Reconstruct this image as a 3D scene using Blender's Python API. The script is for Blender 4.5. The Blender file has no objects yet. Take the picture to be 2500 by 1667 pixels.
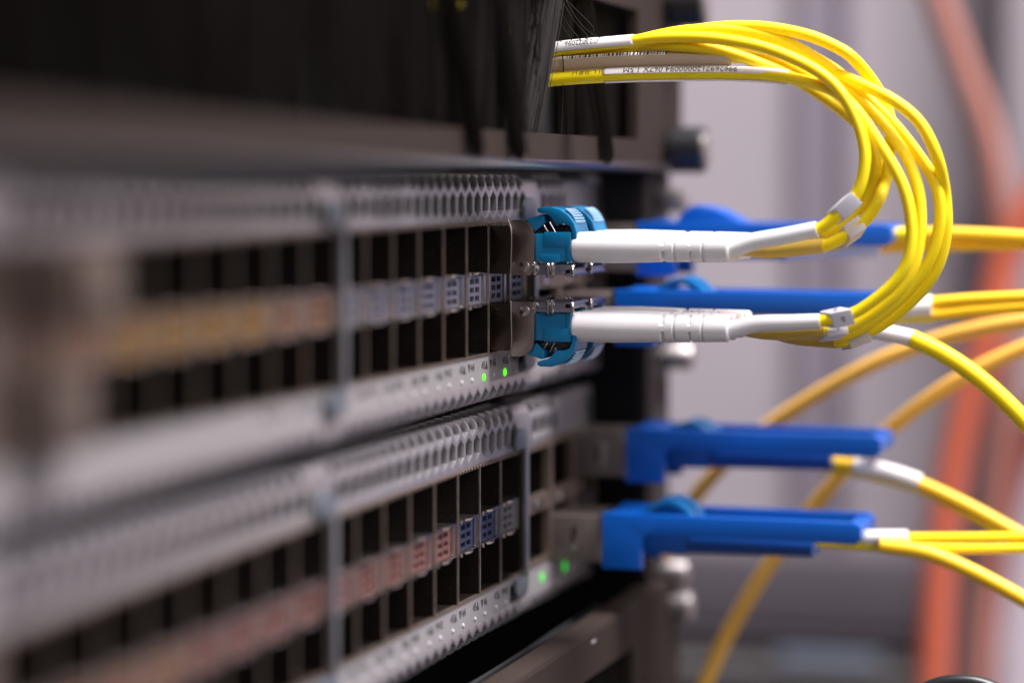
import bpy, bmesh, math, random
from mathutils import Vector, Matrix, noise
random.seed(7)
S = 0.001            # everything below is written in millimetres
sc = bpy.context.scene
col = sc.collection

# ------------------------------------------------------------------ camera
F, VX, VY = 6800.0, 3120.0, 440.0
PIT = math.atan((833.5 - VY) / F)
YAW = math.atan((VX - 1250) * math.cos(PIT) / F)
FH = Vector((math.cos(YAW), math.sin(YAW), 0))
RT = Vector((math.sin(YAW), -math.cos(YAW), 0))
FW = FH * math.cos(PIT) - Vector((0, 0, 1)) * math.sin(PIT)
UP = FH * math.sin(PIT) + Vector((0, 0, 1)) * math.cos(PIT)
CAM = Vector((-496.8, -141.0, 8.0))
cd = bpy.data.cameras.new("camera")
cam = bpy.data.objects.new("camera", cd)
col.objects.link(cam)
cam.matrix_world = Matrix((
    (RT.x, UP.x, -FW.x, CAM.x * S), (RT.y, UP.y, -FW.y, CAM.y * S), (RT.z, UP.z, -FW.z, CAM.z * S), (0, 0, 0, 1)))
cd.sensor_width = 36.0
cd.lens = F / 2500 * 36
cd.clip_start = 0.02
cd.clip_end = 20
cd.dof.use_dof = True
cd.dof.focus_distance = 0.5105
cd.dof.aperture_fstop = 5.8
sc.camera = cam


def at(px, py, x):
    """point (mm) on the real plane X = x that a measured place in the photograph shows"""
    r = FW + RT * ((px - 1250) / F) + UP * ((833.5 - py) / F)
    return CAM + r * ((x - CAM.x) / r.x)


# ------------------------------------------------------------------ world and lamps
w = bpy.data.worlds.new("World")
sc.world = w
w.use_nodes = True
bg = w.node_tree.nodes["Background"]
bg.inputs[0].default_value = (0.80, 0.74, 0.80, 1)
bg.inputs[1].default_value = 0.22


def area(name, loc, target, sx, sy, power, colour=(1, 1, 1)):
    l = bpy.data.lights.new(name, 'AREA')
    l.shape = 'RECTANGLE'; l.size = sx; l.size_y = sy
    l.energy = power; l.color = colour
    o = bpy.data.objects.new(name, l); col.objects.link(o)
    o.location = loc
    d = Vector(target) - Vector(loc)
    o.rotation_euler = d.to_track_quat('-Z', 'Y').to_euler()
    return o


area("ceiling_lamp", (-0.05, -0.46, 1.10), (0.0, -0.03, 0.0), 0.5, 0.8, 41.0, (1.0, 0.965, 0.985))
area("aisle_lamp", (-0.95, -0.95, 0.55), (0.0, -0.03, 0.0), 0.6, 0.6, 6.2, (1.0, 0.94, 0.97))
area("far_ceiling_lamp", (0.10, -0.75, 1.0), (0.45, -0.1, 0.0), 0.5, 0.5, 11.5, (1.0, 0.97, 1.0))
sc.view_settings.view_transform = 'Standard'
sc.view_settings.look = 'None'
sc.view_settings.exposure = 0.08
sc.view_settings.gamma = 1
sc.cycles.use_denoising = True
try:
    sc.cycles.denoiser = 'OPENIMAGEDENOISE'
except Exception:
    pass
sc.cycles.max_bounces = 8


# ------------------------------------------------------------------ materials
def srgb(r, g, b):
    f = lambda c: (c / 255 / 12.92) if c / 255 <= 0.04045 else ((c / 255 + 0.055) / 1.055) ** 2.4
    return (f(r), f(g), f(b), 1)


def mat(name, colr, rough=0.5, metal=0.0, var=0.0, vscale=300, bump=0.0, bscale=900, coat=0.0, emit=None,
        es=0.0, sss=0.0, speck=0.0, spec=0.5, trans=0.0):
    m = bpy.data.materials.new(name)
    m.use_nodes = True
    nt = m.node_tree
    b = nt.nodes["Principled BSDF"]
    b.inputs["Roughness"].default_value = rough
    b.inputs["Metallic"].default_value = metal
    b.inputs["Base Color"].default_value = colr
    b.inputs["Specular IOR Level"].default_value = spec
    if coat: b.inputs["Coat Weight"].default_value = coat
    if trans: b.inputs["Transmission Weight"].default_value = trans
    if sss:
        b.inputs["Subsurface Weight"].default_value = sss
        b.inputs["Subsurface Scale"].default_value = 0.001
        b.inputs["Subsurface Radius"].default_value = (1, 0.8, 0.7)
    if emit:
        b.inputs["Emission Color"].default_value = emit
        b.inputs["Emission Strength"].default_value = es
    tc = nt.nodes.new("ShaderNodeTexCoord")
    if var:
        n = nt.nodes.new("ShaderNodeTexNoise")
        n.inputs["Scale"].default_value = vscale
        n.inputs["Detail"].default_value = 5
        nt.links.new(tc.outputs["Object"], n.inputs["Vector"])
        mx = nt.nodes.new("ShaderNodeMix"); mx.data_type = 'RGBA'
        mx.inputs["A"].default_value = [c * (1 - var) for c in colr[:3]] + [1]
        mx.inputs["B"].default_value = [min(1, c * (1 + var)) for c in colr[:3]] + [1]
        nt.links.new(n.outputs["Fac"], mx.inputs["Factor"])
        nt.links.new(mx.outputs["Result"], b.inputs["Base Color"])
        mr = nt.nodes.new("ShaderNodeMapRange")
        mr.inputs["To Min"].default_value = max(0.02, rough * (1 - var)); mr.inputs["To Max"].default_value = min(1, rough * (1 + var))
        nt.links.new(n.outputs["Fac"], mr.inputs["Value"])
        nt.links.new(mr.outputs["Result"], b.inputs["Roughness"])
    last = None
    if speck:     # dust specks
        v = nt.nodes.new("ShaderNodeTexVoronoi"); v.inputs["Scale"].default_value = 900
        nt.links.new(tc.outputs["Object"], v.inputs["Vector"])
        r2 = nt.nodes.new("ShaderNodeMapRange")
        r2.inputs["From Min"].default_value = 0.06; r2.inputs["From Max"].default_value = 0.14
        r2.inputs["To Min"].default_value = speck; r2.inputs["To Max"].default_value = 0
        nt.links.new(v.outputs["Distance"], r2.inputs["Value"])
        mx2 = nt.nodes.new("ShaderNodeMix"); mx2.data_type = 'RGBA'
        src = b.inputs["Base Color"].links[0].from_socket if b.inputs["Base Color"].links else None
        if src: nt.links.new(src, mx2.inputs["A"])
        else: mx2.inputs["A"].default_value = colr
        mx2.inputs["B"].default_value = (0.6, 0.57, 0.55, 1)
        nt.links.new(r2.outputs["Result"], mx2.inputs["Factor"])
        nt.links.new(mx2.outputs["Result"], b.inputs["Base Color"])
    if bump:
        n2 = nt.nodes.new("ShaderNodeTexNoise"); n2.inputs["Scale"].default_value = bscale
        n2.inputs["Detail"].default_value = 4
        nt.links.new(tc.outputs["Object"], n2.inputs["Vector"])
        bp = nt.nodes.new("ShaderNodeBump"); bp.inputs["Strength"].default_value = bump
        bp.inputs["Distance"].default_value = 0.0002
        nt.links.new(n2.outputs["Fac"], bp.inputs["Height"])
        nt.links.new(bp.outputs["Normal"], b.inputs["Normal"])
    return m


M = dict(
    plate=mat("painted_steel", (0.40, 0.375, 0.39, 1), 0.34, 0.7, 0.12, 260, 0.25, 1400, speck=0.25),
    strip=mat("label_strip", (0.27, 0.255, 0.26, 1), 0.5, 0.1, 0.06, 200, 0.1, 900),
    chassis=mat("chassis_black", (0.02, 0.02, 0.022, 1), 0.6, 0.3, 0.2, 60),
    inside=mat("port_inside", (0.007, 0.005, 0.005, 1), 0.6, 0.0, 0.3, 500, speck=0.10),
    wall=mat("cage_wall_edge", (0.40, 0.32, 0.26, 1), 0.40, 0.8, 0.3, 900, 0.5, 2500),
    cagein=mat("cage_shade", (0.006, 0.0034, 0.0024, 1), 0.6, 0.0, 0.3, 500, speck=0.06, spec=0.15),  # near-black colour paints the shade inside the metal cages
    chrome=mat("chrome", (0.50, 0.455, 0.43, 1), 0.24, 1.0, 0.15, 800),
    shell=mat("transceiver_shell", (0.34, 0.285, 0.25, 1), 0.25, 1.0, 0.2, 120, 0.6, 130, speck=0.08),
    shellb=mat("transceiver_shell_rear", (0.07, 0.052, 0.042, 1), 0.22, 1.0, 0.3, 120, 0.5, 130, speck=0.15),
    bail=mat("bail_metal", (0.36, 0.35, 0.42, 1), 0.32, 1.0, 0.1, 500),
    steel=mat("dull_steel", (0.23, 0.175, 0.14, 1), 0.42, 0.8, 0.2, 200, 0.2, 700),
    modbody=mat("module_metal", (0.20, 0.165, 0.15, 1), 0.4, 0.7, 0.1, 200),
    bracket=mat("grey_bracket", (0.16, 0.16, 0.18, 1), 0.4, 0.3, 0.06, 150),
    tabblue=mat("bracket_tab", (0.10, 0.12, 0.145, 1), 0.4, 0.2, 0.06, 150),
    teal=mat("connector_blue", (0.0, 0.145, 0.31, 1), 0.33, 0, 0.08, 200, 0.08, 800, sss=0.12),
    tealb=mat("latch_blue", (0.0, 0.12, 0.33, 1), 0.3, 0, 0.06, 200),
    black=mat("black_gloss", (0.006, 0.006, 0.008, 1), 0.12, 0),
    white=mat("white_plastic", (0.80, 0.775, 0.785, 1), 0.45, 0, 0.05, 180, 0.12, 900, sss=0.25),
    tube=mat("white_tube", (0.78, 0.77, 0.78, 1), 0.42, 0, 0.03, 100, 0.06, 700, sss=0.25),
    tubey=mat("yellowed_tube", (0.72, 0.50, 0.09, 1), 0.42, 0, 0.05, 100, 0.06, 700, sss=0.2),
    tag=mat("tag_white", (0.72, 0.70, 0.78, 1), 0.4, 0, 0.04, 200, 0.05, 700, sss=0.2),
    tagclear=mat("tag_frosted", (0.66, 0.60, 0.57, 1), 0.4, 0, 0.06, 200, 0.05, 700, sss=0.3),
    yellow=mat("yellow_jacket", (0.96, 0.735, 0.0, 1), 0.5, 0, 0.02, 60, 0.08, 500, sss=0.35),
    amber=mat("amber_jacket", (0.98, 0.58, 0.01, 1), 0.42, 0, 0.03, 60),
    ochre=mat("ochre_jacket", (0.95, 0.52, 0.08, 1), 0.5, 0, 0.03, 60),
    paper=mat("label_paper", (0.82, 0.78, 0.76, 1), 0.5, 0, 0.03, 200),
    tan=mat("tan_label", (0.56, 0.43, 0.30, 1), 0.5, 0, 0.12, 120, 0.15, 300),
    film=mat("label_film", (0.72, 0.66, 0.62, 1), 0.3, 0, 0.03, 100),
    ink=mat("black_ink", (0.02, 0.018, 0.02, 1), 0.6),
    inkg=mat("grey_ink", (0.035, 0.03, 0.032, 1), 0.6),
    blue=mat("pull_tab_blue", (0.0, 0.095, 0.47, 1), 0.33, 0, 0.04, 60, 0.06, 400, sss=0.05),
    blued=mat("connector_deep_blue", (0.0, 0.055, 0.28, 1), 0.4, 0, 0.04, 60),
    panel=mat("brush_panel_paint", (0.031, 0.0225, 0.019, 1), 0.7, 0.0, 0.08, 60, 0.08, 700, spec=0.06),
    edge=mat("panel_edge", (0.034, 0.028, 0.03, 1), 0.3, 0.0, 0.05, 60, spec=0.6),
    bristle=mat("bristle_nylon", (0.012, 0.009, 0.0075, 1), 0.6, 0, 0.3, 150, spec=0.12),
    knob=mat("knob_black", (0.012, 0.012, 0.014, 1), 0.35, 0, 0.1, 100),
    screw=mat("screw_metal", (0.42, 0.38, 0.37, 1), 0.45, 1.0, 0.1, 300),
    post=mat("rack_post_paint", (0.022, 0.017, 0.017, 1), 0.7, 0.0, 0.1, 60, spec=0.06),
    led=mat("led_green", (0.05, 0.6, 0.02, 1), 0.4, emit=(0.09, 1.0, 0.005, 1), es=1.6),
    led2=mat("led_green_dim", (0.02, 0.5, 0.02, 1), 0.4, emit=(0.0, 1.0, 0.02, 1), es=0.7),
    ledoff=mat("led_off", (0.50, 0.48, 0.50, 1), 0.4),
    wallp=mat("wall_grey", (0.37, 0.33, 0.36, 1), 0.7, 0, 0.05, 6),
    walld=mat("wall_channel", (0.25, 0.215, 0.26, 1), 0.7, 0, 0.05, 6),
    boxd=mat("dark_cabinet", (0.088, 0.074, 0.088, 1), 0.6, 0, 0.06, 8),
    boxg=mat("grey_cabinet", (0.17, 0.155, 0.155, 1), 0.6, 0, 0.15, 10),
    boxb=mat("bluish_box", (0.13, 0.16, 0.21, 1), 0.6, 0, 0.1, 10),
    postl=mat("light_post", (0.46, 0.40, 0.45, 1), 0.6, 0, 0.05, 8),
    orange=mat("orange_jacket", (0.52, 0.105, 0.05, 1), 0.6, 0, 0.08, 20),
    pinkor=mat("faded_orange_jacket", (0.40, 0.17, 0.135, 1), 0.5, 0, 0.08, 20),
    redor=mat("dark_red_jacket", (0.18, 0.04, 0.034, 1), 0.5, 0, 0.08, 20),
    copper=mat("copper_module", (0.125, 0.092, 0.075, 1), 0.5, 0.4, 0.08, 90),
    gridl=mat("grid_reflect_lavender", (0.20, 0.19, 0.235, 1), 0.35, 0.5, 0.1, 300),  # coloured grid tints paint reflections of nearby cables onto the metal plates
    gridb=mat("grid_reflect_blue", (0.055, 0.06, 0.10, 1), 0.3, 0.5, 0.1, 300),
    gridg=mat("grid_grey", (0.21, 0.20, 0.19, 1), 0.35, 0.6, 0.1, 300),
    gridr=mat("grid_reflect_red", (0.24, 0.11, 0.095, 1), 0.35, 0.5, 0.1, 300),
    gridt=mat("grid_reflect_tan", (0.28, 0.15, 0.095, 1), 0.38, 0.5, 0.1, 300),
    gridy=mat("grid_reflect_yellow", (0.33, 0.18, 0.05, 1), 0.38, 0.5, 0.1, 300),
)


# ------------------------------------------------------------------ mesh helpers
class MB:
    def __init__(s): s.bm = bmesh.new()

    def box(s, x0, x1, y0, y1, z0, z1, bev=0.0, seg=2):
        t = bmesh.new()
        bmesh.ops.create_cube(t, size=1)
        for v in t.verts:
            v.co = Vector(((x0 + x1) / 2 + v.co.x * (x1 - x0), (y0 + y1) / 2 + v.co.y * (y1 - y0), (z0 + z1) / 2 + v.co.z * (z1 - z0)))
        if bev: bmesh.ops.bevel(t, geom=t.edges[:], offset=bev, segments=seg, profile=0.6, affect='EDGES')
        s.add(t); return s

    def add(s, t, mtx=None):
        if mtx: t.transform(mtx)
        me = bpy.data.meshes.new("tmp"); t.to_mesh(me); t.free()
        s.bm.from_mesh(me); bpy.data.meshes.remove(me)

    def prism(s, pts, x0, x1, bev=0.0, seg=2, axis='x'):
        """outline of (y, z) points extruded between x0 and x1"""
        t = bmesh.new()
        f = lambda a, p: (a, p[0], p[1]) if axis == 'x' else (p[0], a, p[1])
        A = [t.verts.new(f(x0, p)) for p in pts]; B = [t.verts.new(f(x1, p)) for p in pts]
        n = len(pts)
        t.faces.new(A); t.faces.new(B[::-1])
        for i in range(n): t.faces.new((A[i], B[i], B[(i + 1) % n], A[(i + 1) % n]))
        bmesh.ops.recalc_face_normals(t, faces=t.faces[:])
        if bev: bmesh.ops.bevel(t, geom=t.edges[:], offset=bev, segments=seg, profile=0.6, affect='EDGES', clamp_overlap=True)
        bmesh.ops.triangulate(t, faces=[q for q in t.faces if len(q.verts) > 4])
        s.add(t); return s

    def tube(s, pts, rad, n=14, cap=True, arc=None, flat=1.0):
        """sweep a circle (or an arc of it) along pts; rad number or list"""
        P = [Vector(p) for p in pts]; N = len(P)
        R = rad if isinstance(rad, (list, tuple)) else [rad] * N
        rings = []
        t = bmesh.new()
        full = arc is None
        angs = [2 * math.pi * k / n for k in range(n)] if full else [math.radians(arc[0] + (arc[1] - arc[0]) * k / n) for k in range(n + 1)]
        side = None
        for i in range(N):
            d = (P[min(i + 1, N - 1)] - P[max(i - 1, 0)]).normalized()
            if side is None:
                ref = Vector((1, 0, 0)) if abs(d.x) < 0.9 else Vector((0, 0, 1))
                side = (ref - d * ref.dot(d)).normalized()
            else:
                side = (side - d * side.dot(d)).normalized()
            upv = side.cross(d)
            rings.append([t.verts.new(P[i] + side * (math.cos(a) * R[i]) + upv * (math.sin(a) * R[i] * flat)) for a in angs])
        m = len(angs)
        for i in range(N - 1):
            for k in range(m if full else m - 1):
                t.faces.new((rings[i][k], rings[i][(k + 1) % m], rings[i + 1][(k + 1) % m], rings[i + 1][k]))
        if full and cap:
            t.faces.new(rings[0][::-1]); t.faces.new(rings[-1])
        bmesh.ops.recalc_face_normals(t, faces=t.faces[:])
        s.add(t); return s

    def build(s, name, m, parent=None, smooth=35, me=None):
        bm = s.bm
        for v in bm.verts: v.co *= S
        if smooth:
            lim = math.radians(smooth)
            for f in bm.faces: f.smooth = True
            for e in bm.edges:
                if len(e.link_faces) == 2 and e.calc_face_angle(0) > lim: e.smooth = False
        me = bpy.data.meshes.new(name); bm.to_mesh(me); bm.free()
        me.materials.append(m)
        o = bpy.data.objects.new(name, me); col.objects.link(o)
        if parent: o.parent = parent
        return o


def thing(name, label, cat, loc=(0, 0, 0), group=None):
    o = bpy.data.objects.new(name, None); col.objects.link(o)
    o.empty_display_size = 0.005
    o.location = Vector(loc) * S
    return tag(o, label, cat, group)


def tag(o, label, cat, group=None):
    o['label'] = label; o['category'] = cat
    if group: o['group'] = group
    return o


def struct(o):
    o['kind'] = 'structure'; return o


def adopt(root):
    """children were built in world millimetres: keep them there under a root that has a place of its own"""
    for c in root.children:
        c.matrix_parent_inverse = Matrix.Translation(-root.location)


def dup(o, parent=None, shift=None):
    c = o.copy(); col.objects.link(c)
    if parent: c.parent = parent
    if shift is not None: c.location = o.location + Vector(shift) * S
    for ch in list(o.children): dup(ch, c)
    return c


def smoothpath(pts, per=8):
    P = [Vector(p) for p in pts]
    P = [P[0] * 2 - P[1]] + P + [P[-1] * 2 - P[-2]]
    out = []
    for i in range(1, len(P) - 2):
        p0, p1, p2, p3 = P[i - 1:i + 3]
        for k in range(per):
            t = k / per
            out.append(0.5 * ((2 * p1) + (p2 - p0) * t + (2 * p0 - 5 * p1 + 4 * p2 - p3) * t * t + (3 * p1 - p0 - 3 * p2 + p3) * t ** 3))
    out.append(P[-2])
    return out


def relax(P, it=10):
    P = [p.copy() for p in P]
    for _ in range(it):
        Q = [p.copy() for p in P]
        for i in range(1, len(P) - 1): Q[i] = P[i] * 0.5 + (P[i - 1] + P[i + 1]) * 0.25
        P = Q
    return P


def text_mesh(body, size, squash=1.0):
    cu = bpy.data.curves.new("txt", 'FONT'); cu.body = body; cu.size = size; cu.align_x = 'CENTER'; cu.align_y = 'CENTER'
    cu.resolution_u = 3
    o = bpy.data.objects.new("txt", cu); col.objects.link(o)
    bpy.context.view_layer.update()
    me = bpy.data.meshes.new_from_object(o.evaluated_get(bpy.context.evaluated_depsgraph_get()))
    bpy.data.objects.remove(o)
    t = bmesh.new(); t.from_mesh(me); bpy.data.meshes.remove(me)
    for v in t.verts: v.co.x *= squash
    return t


def flat_text(name, body, size, origin, xd, yd, m, parent, squash=1.0, bold=0.0):
    t = text_mesh(body, size, squash)
    if bold:
        r = bmesh.ops.extrude_face_region(t, geom=t.faces[:])
        bmesh.ops.translate(t, verts=[g for g in r['geom'] if isinstance(g, bmesh.types.BMVert)], vec=(0, 0, bold))
    xd = Vector(xd).normalized(); yd = Vector(yd).normalized(); zd = xd.cross(yd)
    mx = Matrix((xd, yd, zd)).transposed().to_4x4(); mx.translation = Vector(origin)
    b = MB(); b.add(t, mx)
    return b.build(name, m, parent, smooth=0)


# ================================================================== THE SETTING (behind the rack)
XW = 430.0


def wall_rect(name, px0, py0, px1, py1, x, m, depth=30, parent=None, bev=2.0):
    a = at(px0, py0, x); b = at(px1, py1, x)
    return MB().box(x, x + depth, min(a.y, b.y), max(a.y, b.y), min(a.z, b.z), max(a.z, b.z), bev).build(name, m, parent)


bw = MB().box(XW, XW + 20, -900, 900, -700, 700).build("wall", M['wallp']); struct(bw)
t = thing("cable_channel", "tall grey-violet vertical channel on the blurred back wall", "channel", (XW, at(2015, 0, XW).y, -650))
a0, a1 = at(1945, 0, XW - 4), at(2085, 0, XW - 4)
MB().box(XW - 4, XW - 0.5, a1.y, a0.y, -650, 650, 1).build("cover", M['walld'], t)
MB().box(XW - 8, XW - 4.2, a1.y - 1, a1.y + 3, -650, 650, 1).build("edge", M['walld'], t)
adopt(t)
t = thing("side_post", "pale lilac upright post at the right edge, behind the orange cables", "post", (XW - 30, at(2480, 0, XW - 30).y, -600))
a0, a1 = at(2452, 0, XW - 30), at(2620, 0, XW - 30)
MB().box(XW - 30, XW - 1, a1.y, a0.y, -600, at(0, 1010, XW).z, 2).build("post", M['postl'], t)
MB().box(XW - 30.5, XW - 1, a1.y, a0.y, at(0, 1000, XW).z, 600, 2).build("upper_post", M['wallp'], t)
adopt(t)
t = thing("dark_cabinet", "dark grey cabinet front low on the back wall", "cabinet", tuple(at(1900, 1560, XW - 25)))
wall_rect("body", 1500, 1335, 2300, 1556, XW - 25, M['boxd'], 24, t)
wall_rect("bottom_rail", 1500, 1552, 2300, 1572, XW - 27, M['boxd'], 26, t)
adopt(t)
t = thing("grey_cabinet", "grey cabinet with a bluish box front under the dark cabinet", "cabinet", tuple(at(1900, 1800, XW - 25)))
wall_rect("body", 1500, 1576, 2300, 1900, XW - 24, M['boxg'], 23, t)
wall_rect("box_front", 1890, 1590, 2150, 1640, XW - 30, M['boxb'], 5, t)
wall_rect("shelf_edge", 1600, 1625, 2300, 1650, XW - 34, M['boxg'], 9, t)
adopt(t)
# darker recess strip right of the loop, on the wall
t = tag(wall_rect("cabinet_gap", 2335, 505, 2400, 770, XW - 3, M['walld'], 2.5), "short darker grey patch on the wall right of the yellow loop", "wall panel")


def bg_cable(name, pts, r, m, label, cat, group, x0, x1=None):
    n = len(pts)
    P = [at(p[0], p[1], x0 + (0 if x1 is None else (x1 - x0) * i / (n - 1))) for i, p in enumerate(pts)]
    o = MB().tube(smoothpath(P), r, 12).build(name, m)
    return tag(o, label, cat, group)


bg_cable("cable", [(2270, -60), (2310, 60), (2350, 170), (2395, 290), (2425, 420), (2440, 560), (2452, 700), (2455, 850), (2445, 1000), (2430, 1150), (2418, 1300), (2400, 1450), (2385, 1700)],
         4.3, M['pinkor'], "faded pinkish orange cable falling from the top right, its lower half behind the brighter one", "cable", "orange cables behind the rack", 345, 385)
bg_cable("cable", [(2640, 330), (2560, 440), (2500, 540), (2450, 640), (2420, 760), (2390, 880), (2350, 1020), (2318, 1180), (2298, 1330), (2285, 1500), (2276, 1700)],
         4.8, M['orange'], "bright orange cable crossing from the right edge down to the bottom", "cable", "orange cables behind the rack", 340)
bg_cable("cable", [(2560, 980), (2500, 1090), (2455, 1230), (2425, 1400), (2400, 1560), (2390, 1720)],
         5.0, M['redor'], "dark red cable hanging right of the bright orange one, at the bottom", "cable", "orange cables behind the rack", 388)
# two ochre cables hanging in a wide curve behind the blue pull tabs
bg_cable("fiber_cable", [(2620, 775), (2500, 785), (2380, 805), (2280, 832), (2150, 880), (2020, 948), (1890, 1030), (1790, 1110), (1715, 1190), (1660, 1270), (1590, 1400)],
         1.65, M['ochre'], "blurred ochre cable curving down behind the blue tabs, the left of two", "cable", "ochre cables behind the tabs", 78, 105)
bg_cable("fiber_cable", [(2640, 800), (2500, 850), (2380, 905), (2280, 965), (2180, 1040), (2080, 1130), (1990, 1230), (1900, 1345), (1820, 1470), (1755, 1590), (1700, 1720)],
         1.65, M['ochre'], "blurred ochre cable curving down behind the blue tabs, the right of two", "cable", "ochre cables behind the tabs", 86, 100)
# top of a dark round cable at the bottom edge
bg_cable("black_cable", [(2215, 1720), (2250, 1690), (2310, 1668), (2380, 1668), (2440, 1690), (2480, 1725)], 1.6, M['knob'],
         "black cable bend just peeking in at the bottom right edge", "cable", None, 20)

# ================================================================== RACK POST
t = thing("rack_post", "dark brown vertical rack post behind the panel ends", "rack post", (95, -11.6, -160))
MB().box(84, 107, -11.4, -9, -160, 120, 0.4).build("front_flange", M['post'], t)
MB().box(104.8, 107, -8.8, 70, -160, 120, 0.4).build("side_flange", M['post'], t)
adopt(t)
holes = MB()
for k in range(-10, 8):
    holes.box(93, 102, -11.47, -11.41, k * 15.875 - 3, k * 15.875 + 6.5, 0)
holes.build("square_hole", M['chassis'], t).matrix_parent_inverse = Matrix.Translation(-t.location)


def lathe_y(prof, cx, cz, n=28):
    """profile (y, r) spun about an axis along y"""
    t_ = bmesh.new(); rings = []
    for y, r in prof:
        rings.append([t_.verts.new((cx + r * math.cos(2 * math.pi * k / n), y, cz + r * math.sin(2 * math.pi * k / n))) for k in range(n)])
    for i in range(len(prof) - 1):
        for k in range(n): t_.faces.new((rings[i][k], rings[i][(k + 1) % n], rings[i + 1][(k + 1) % n], rings[i + 1][k]))
    t_.faces.new(rings[0]); t_.faces.new(rings[-1][::-1])
    bmesh.ops.recalc_face_normals(t_, faces=t_.faces[:])
    return t_


def rack_screw(cx, cz, label, y=-11.5, r=3.4, L=6):
    b = MB(); b.add(lathe_y([(y, r * 0.6), (y - 1, r * 0.6), (y - 1.1, r), (y - L + 1, r), (y - L + 0.3, r * 0.85), (y - L, r * 0.5)], cx, cz))
    o = b.build("rack_screw", M['screw'])
    return tag(o, label, "screw", "bright screws in the rack post")


rack_screw(99.5, -30.5, "bright screw in the post right below the lower white boot", L=7, r=2.8)
rack_screw(100, -78, "upper of the two bright screws beside the bottom brush panel", L=6, r=2.8)
rack_screw(100, -85.5, "lower of the two bright screws beside the bottom brush panel", L=7, r=3.4)
rack_screw(97, 3.5, "bright screw in the post under the black knob of the top brush panel", L=6, r=2.4)


# black sheets added behind the front panels to keep light out of the gaps
o = MB().box(-420, 83.5, 32, 34, -200, 140).box(83.55, 86, -8.9, 200, -160, 8.8).build("rack_light_block", mat("interior_black", (0.008, 0.008, 0.009, 1), 0.8, spec=0.1))
tag(o, "black sheet added to block light in the gaps between units", "dark sheet")

# ================================================================== SWITCHES
PITCH, X0 = 14.3, 8.2          # port column pitch; left wall of the last column
NCOL = 16
HP = 5.2; HR = HP / math.sqrt(3); HIN = 0.79
COLX = [X0 - PITCH * k for k in range(NCOL)]


def fold(u, s, top, bot, r, y0):
    """unrolled faceplate (u, s) folded back over the top edge and under the bottom edge"""
    if s > top - r:
        d = s - (top - r); q = r * math.pi / 2
        if d < q: a = d / r; return (u, y0 + r - r * math.cos(a), top - r + r * math.sin(a))
        return (u, y0 + r + d - q, top)
    if s < bot + r:
        d = (bot + r) - s; q = r * math.pi / 2
        if d < q: a = d / r; return (u, y0 + r - r * math.cos(a), bot + r - r * math.sin(a))
        return (u, y0 + r + d - q, bot)
    return (u, y0, s)


def grille(x0, x1, rows, s_edge, s_far, holes_x, y0, top, bot, flip):
    """hexagon-punched sheet between a straight line s_edge and s_far; flip=True for the bottom one"""
    b = bmesh.new(); sg = -1 if flip else 1
    ncol = int((x1 - x0) / HP) + 2
    for j in range(rows):
        cz = s_edge + sg * (HR + 0.25) + sg * j * HR * 1.5
        for i in range(-1, ncol + 1):
            cx = x0 + (i + 0.5 * (j % 2)) * HP
            hole = any(a <= cx <= c for a, c in holes_x)
            out = [(cx + HR * math.sin(math.radians(60 * k)), cz + sg * HR * math.cos(math.radians(60 * k))) for k in range(6)]
            vo = [b.verts.new((p[0], 0, p[1])) for p in out]
            if hole:
                vi = []
                for k in range(6):
                    vi.append(b.verts.new((cx + HR * HIN * math.sin(math.radians(60 * k)), 0, cz + sg * HR * HIN * math.cos(math.radians(60 * k)))))
                for k in range(6): b.faces.new((vo[k], vo[(k + 1) % 6], vi[(k + 1) % 6], vi[k]))
            else:
                b.faces.new(vo)
            if j == 0:   # straight edge
                e0 = b.verts.new((cx - HP / 2, 0, s_edge)); e1 = b.verts.new((cx, 0, s_edge)); e2 = b.verts.new((cx + HP / 2, 0, s_edge))
                b.faces.new((vo[4], vo[3], e1, e0)); b.faces.new((vo[3], vo[2], e2, e1))
    bmesh.ops.remove_doubles(b, verts=b.verts[:], dist=0.01)
    for v in (x0, x1):
        bmesh.ops.bisect_plane(b, geom=b.verts[:] + b.edges[:] + b.faces[:], plane_co=(v, 0, 0), plane_no=(1 if v == x1 else -1, 0, 0), clear_outer=True)
    bmesh.ops.bisect_plane(b, geom=b.verts[:] + b.edges[:] + b.faces[:], plane_co=(0, 0, s_far), plane_no=(0, 0, sg), clear_outer=True)
    r = 2.0
    base = (top - r) if not flip else (bot + r)
    for k in range(0, 7):
        bmesh.ops.bisect_plane(b, geom=b.verts[:] + b.edges[:] + b.faces[:], plane_co=(0, 0, base + sg * r * math.pi / 2 * k / 6), plane_no=(0, 0, 1))
    for v in b.verts: v.co = Vector(fold(v.co.x, v.co.z, top, bot, r, y0))
    bmesh.ops.recalc_face_normals(b, faces=b.faces[:])
    f = min(b.faces, key=lambda q: q.calc_center_median().y)
    if f.normal.y > 0: bmesh.ops.reverse_faces(b, faces=b.faces[:])
    m = MB(); m.add(b); return m


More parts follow.
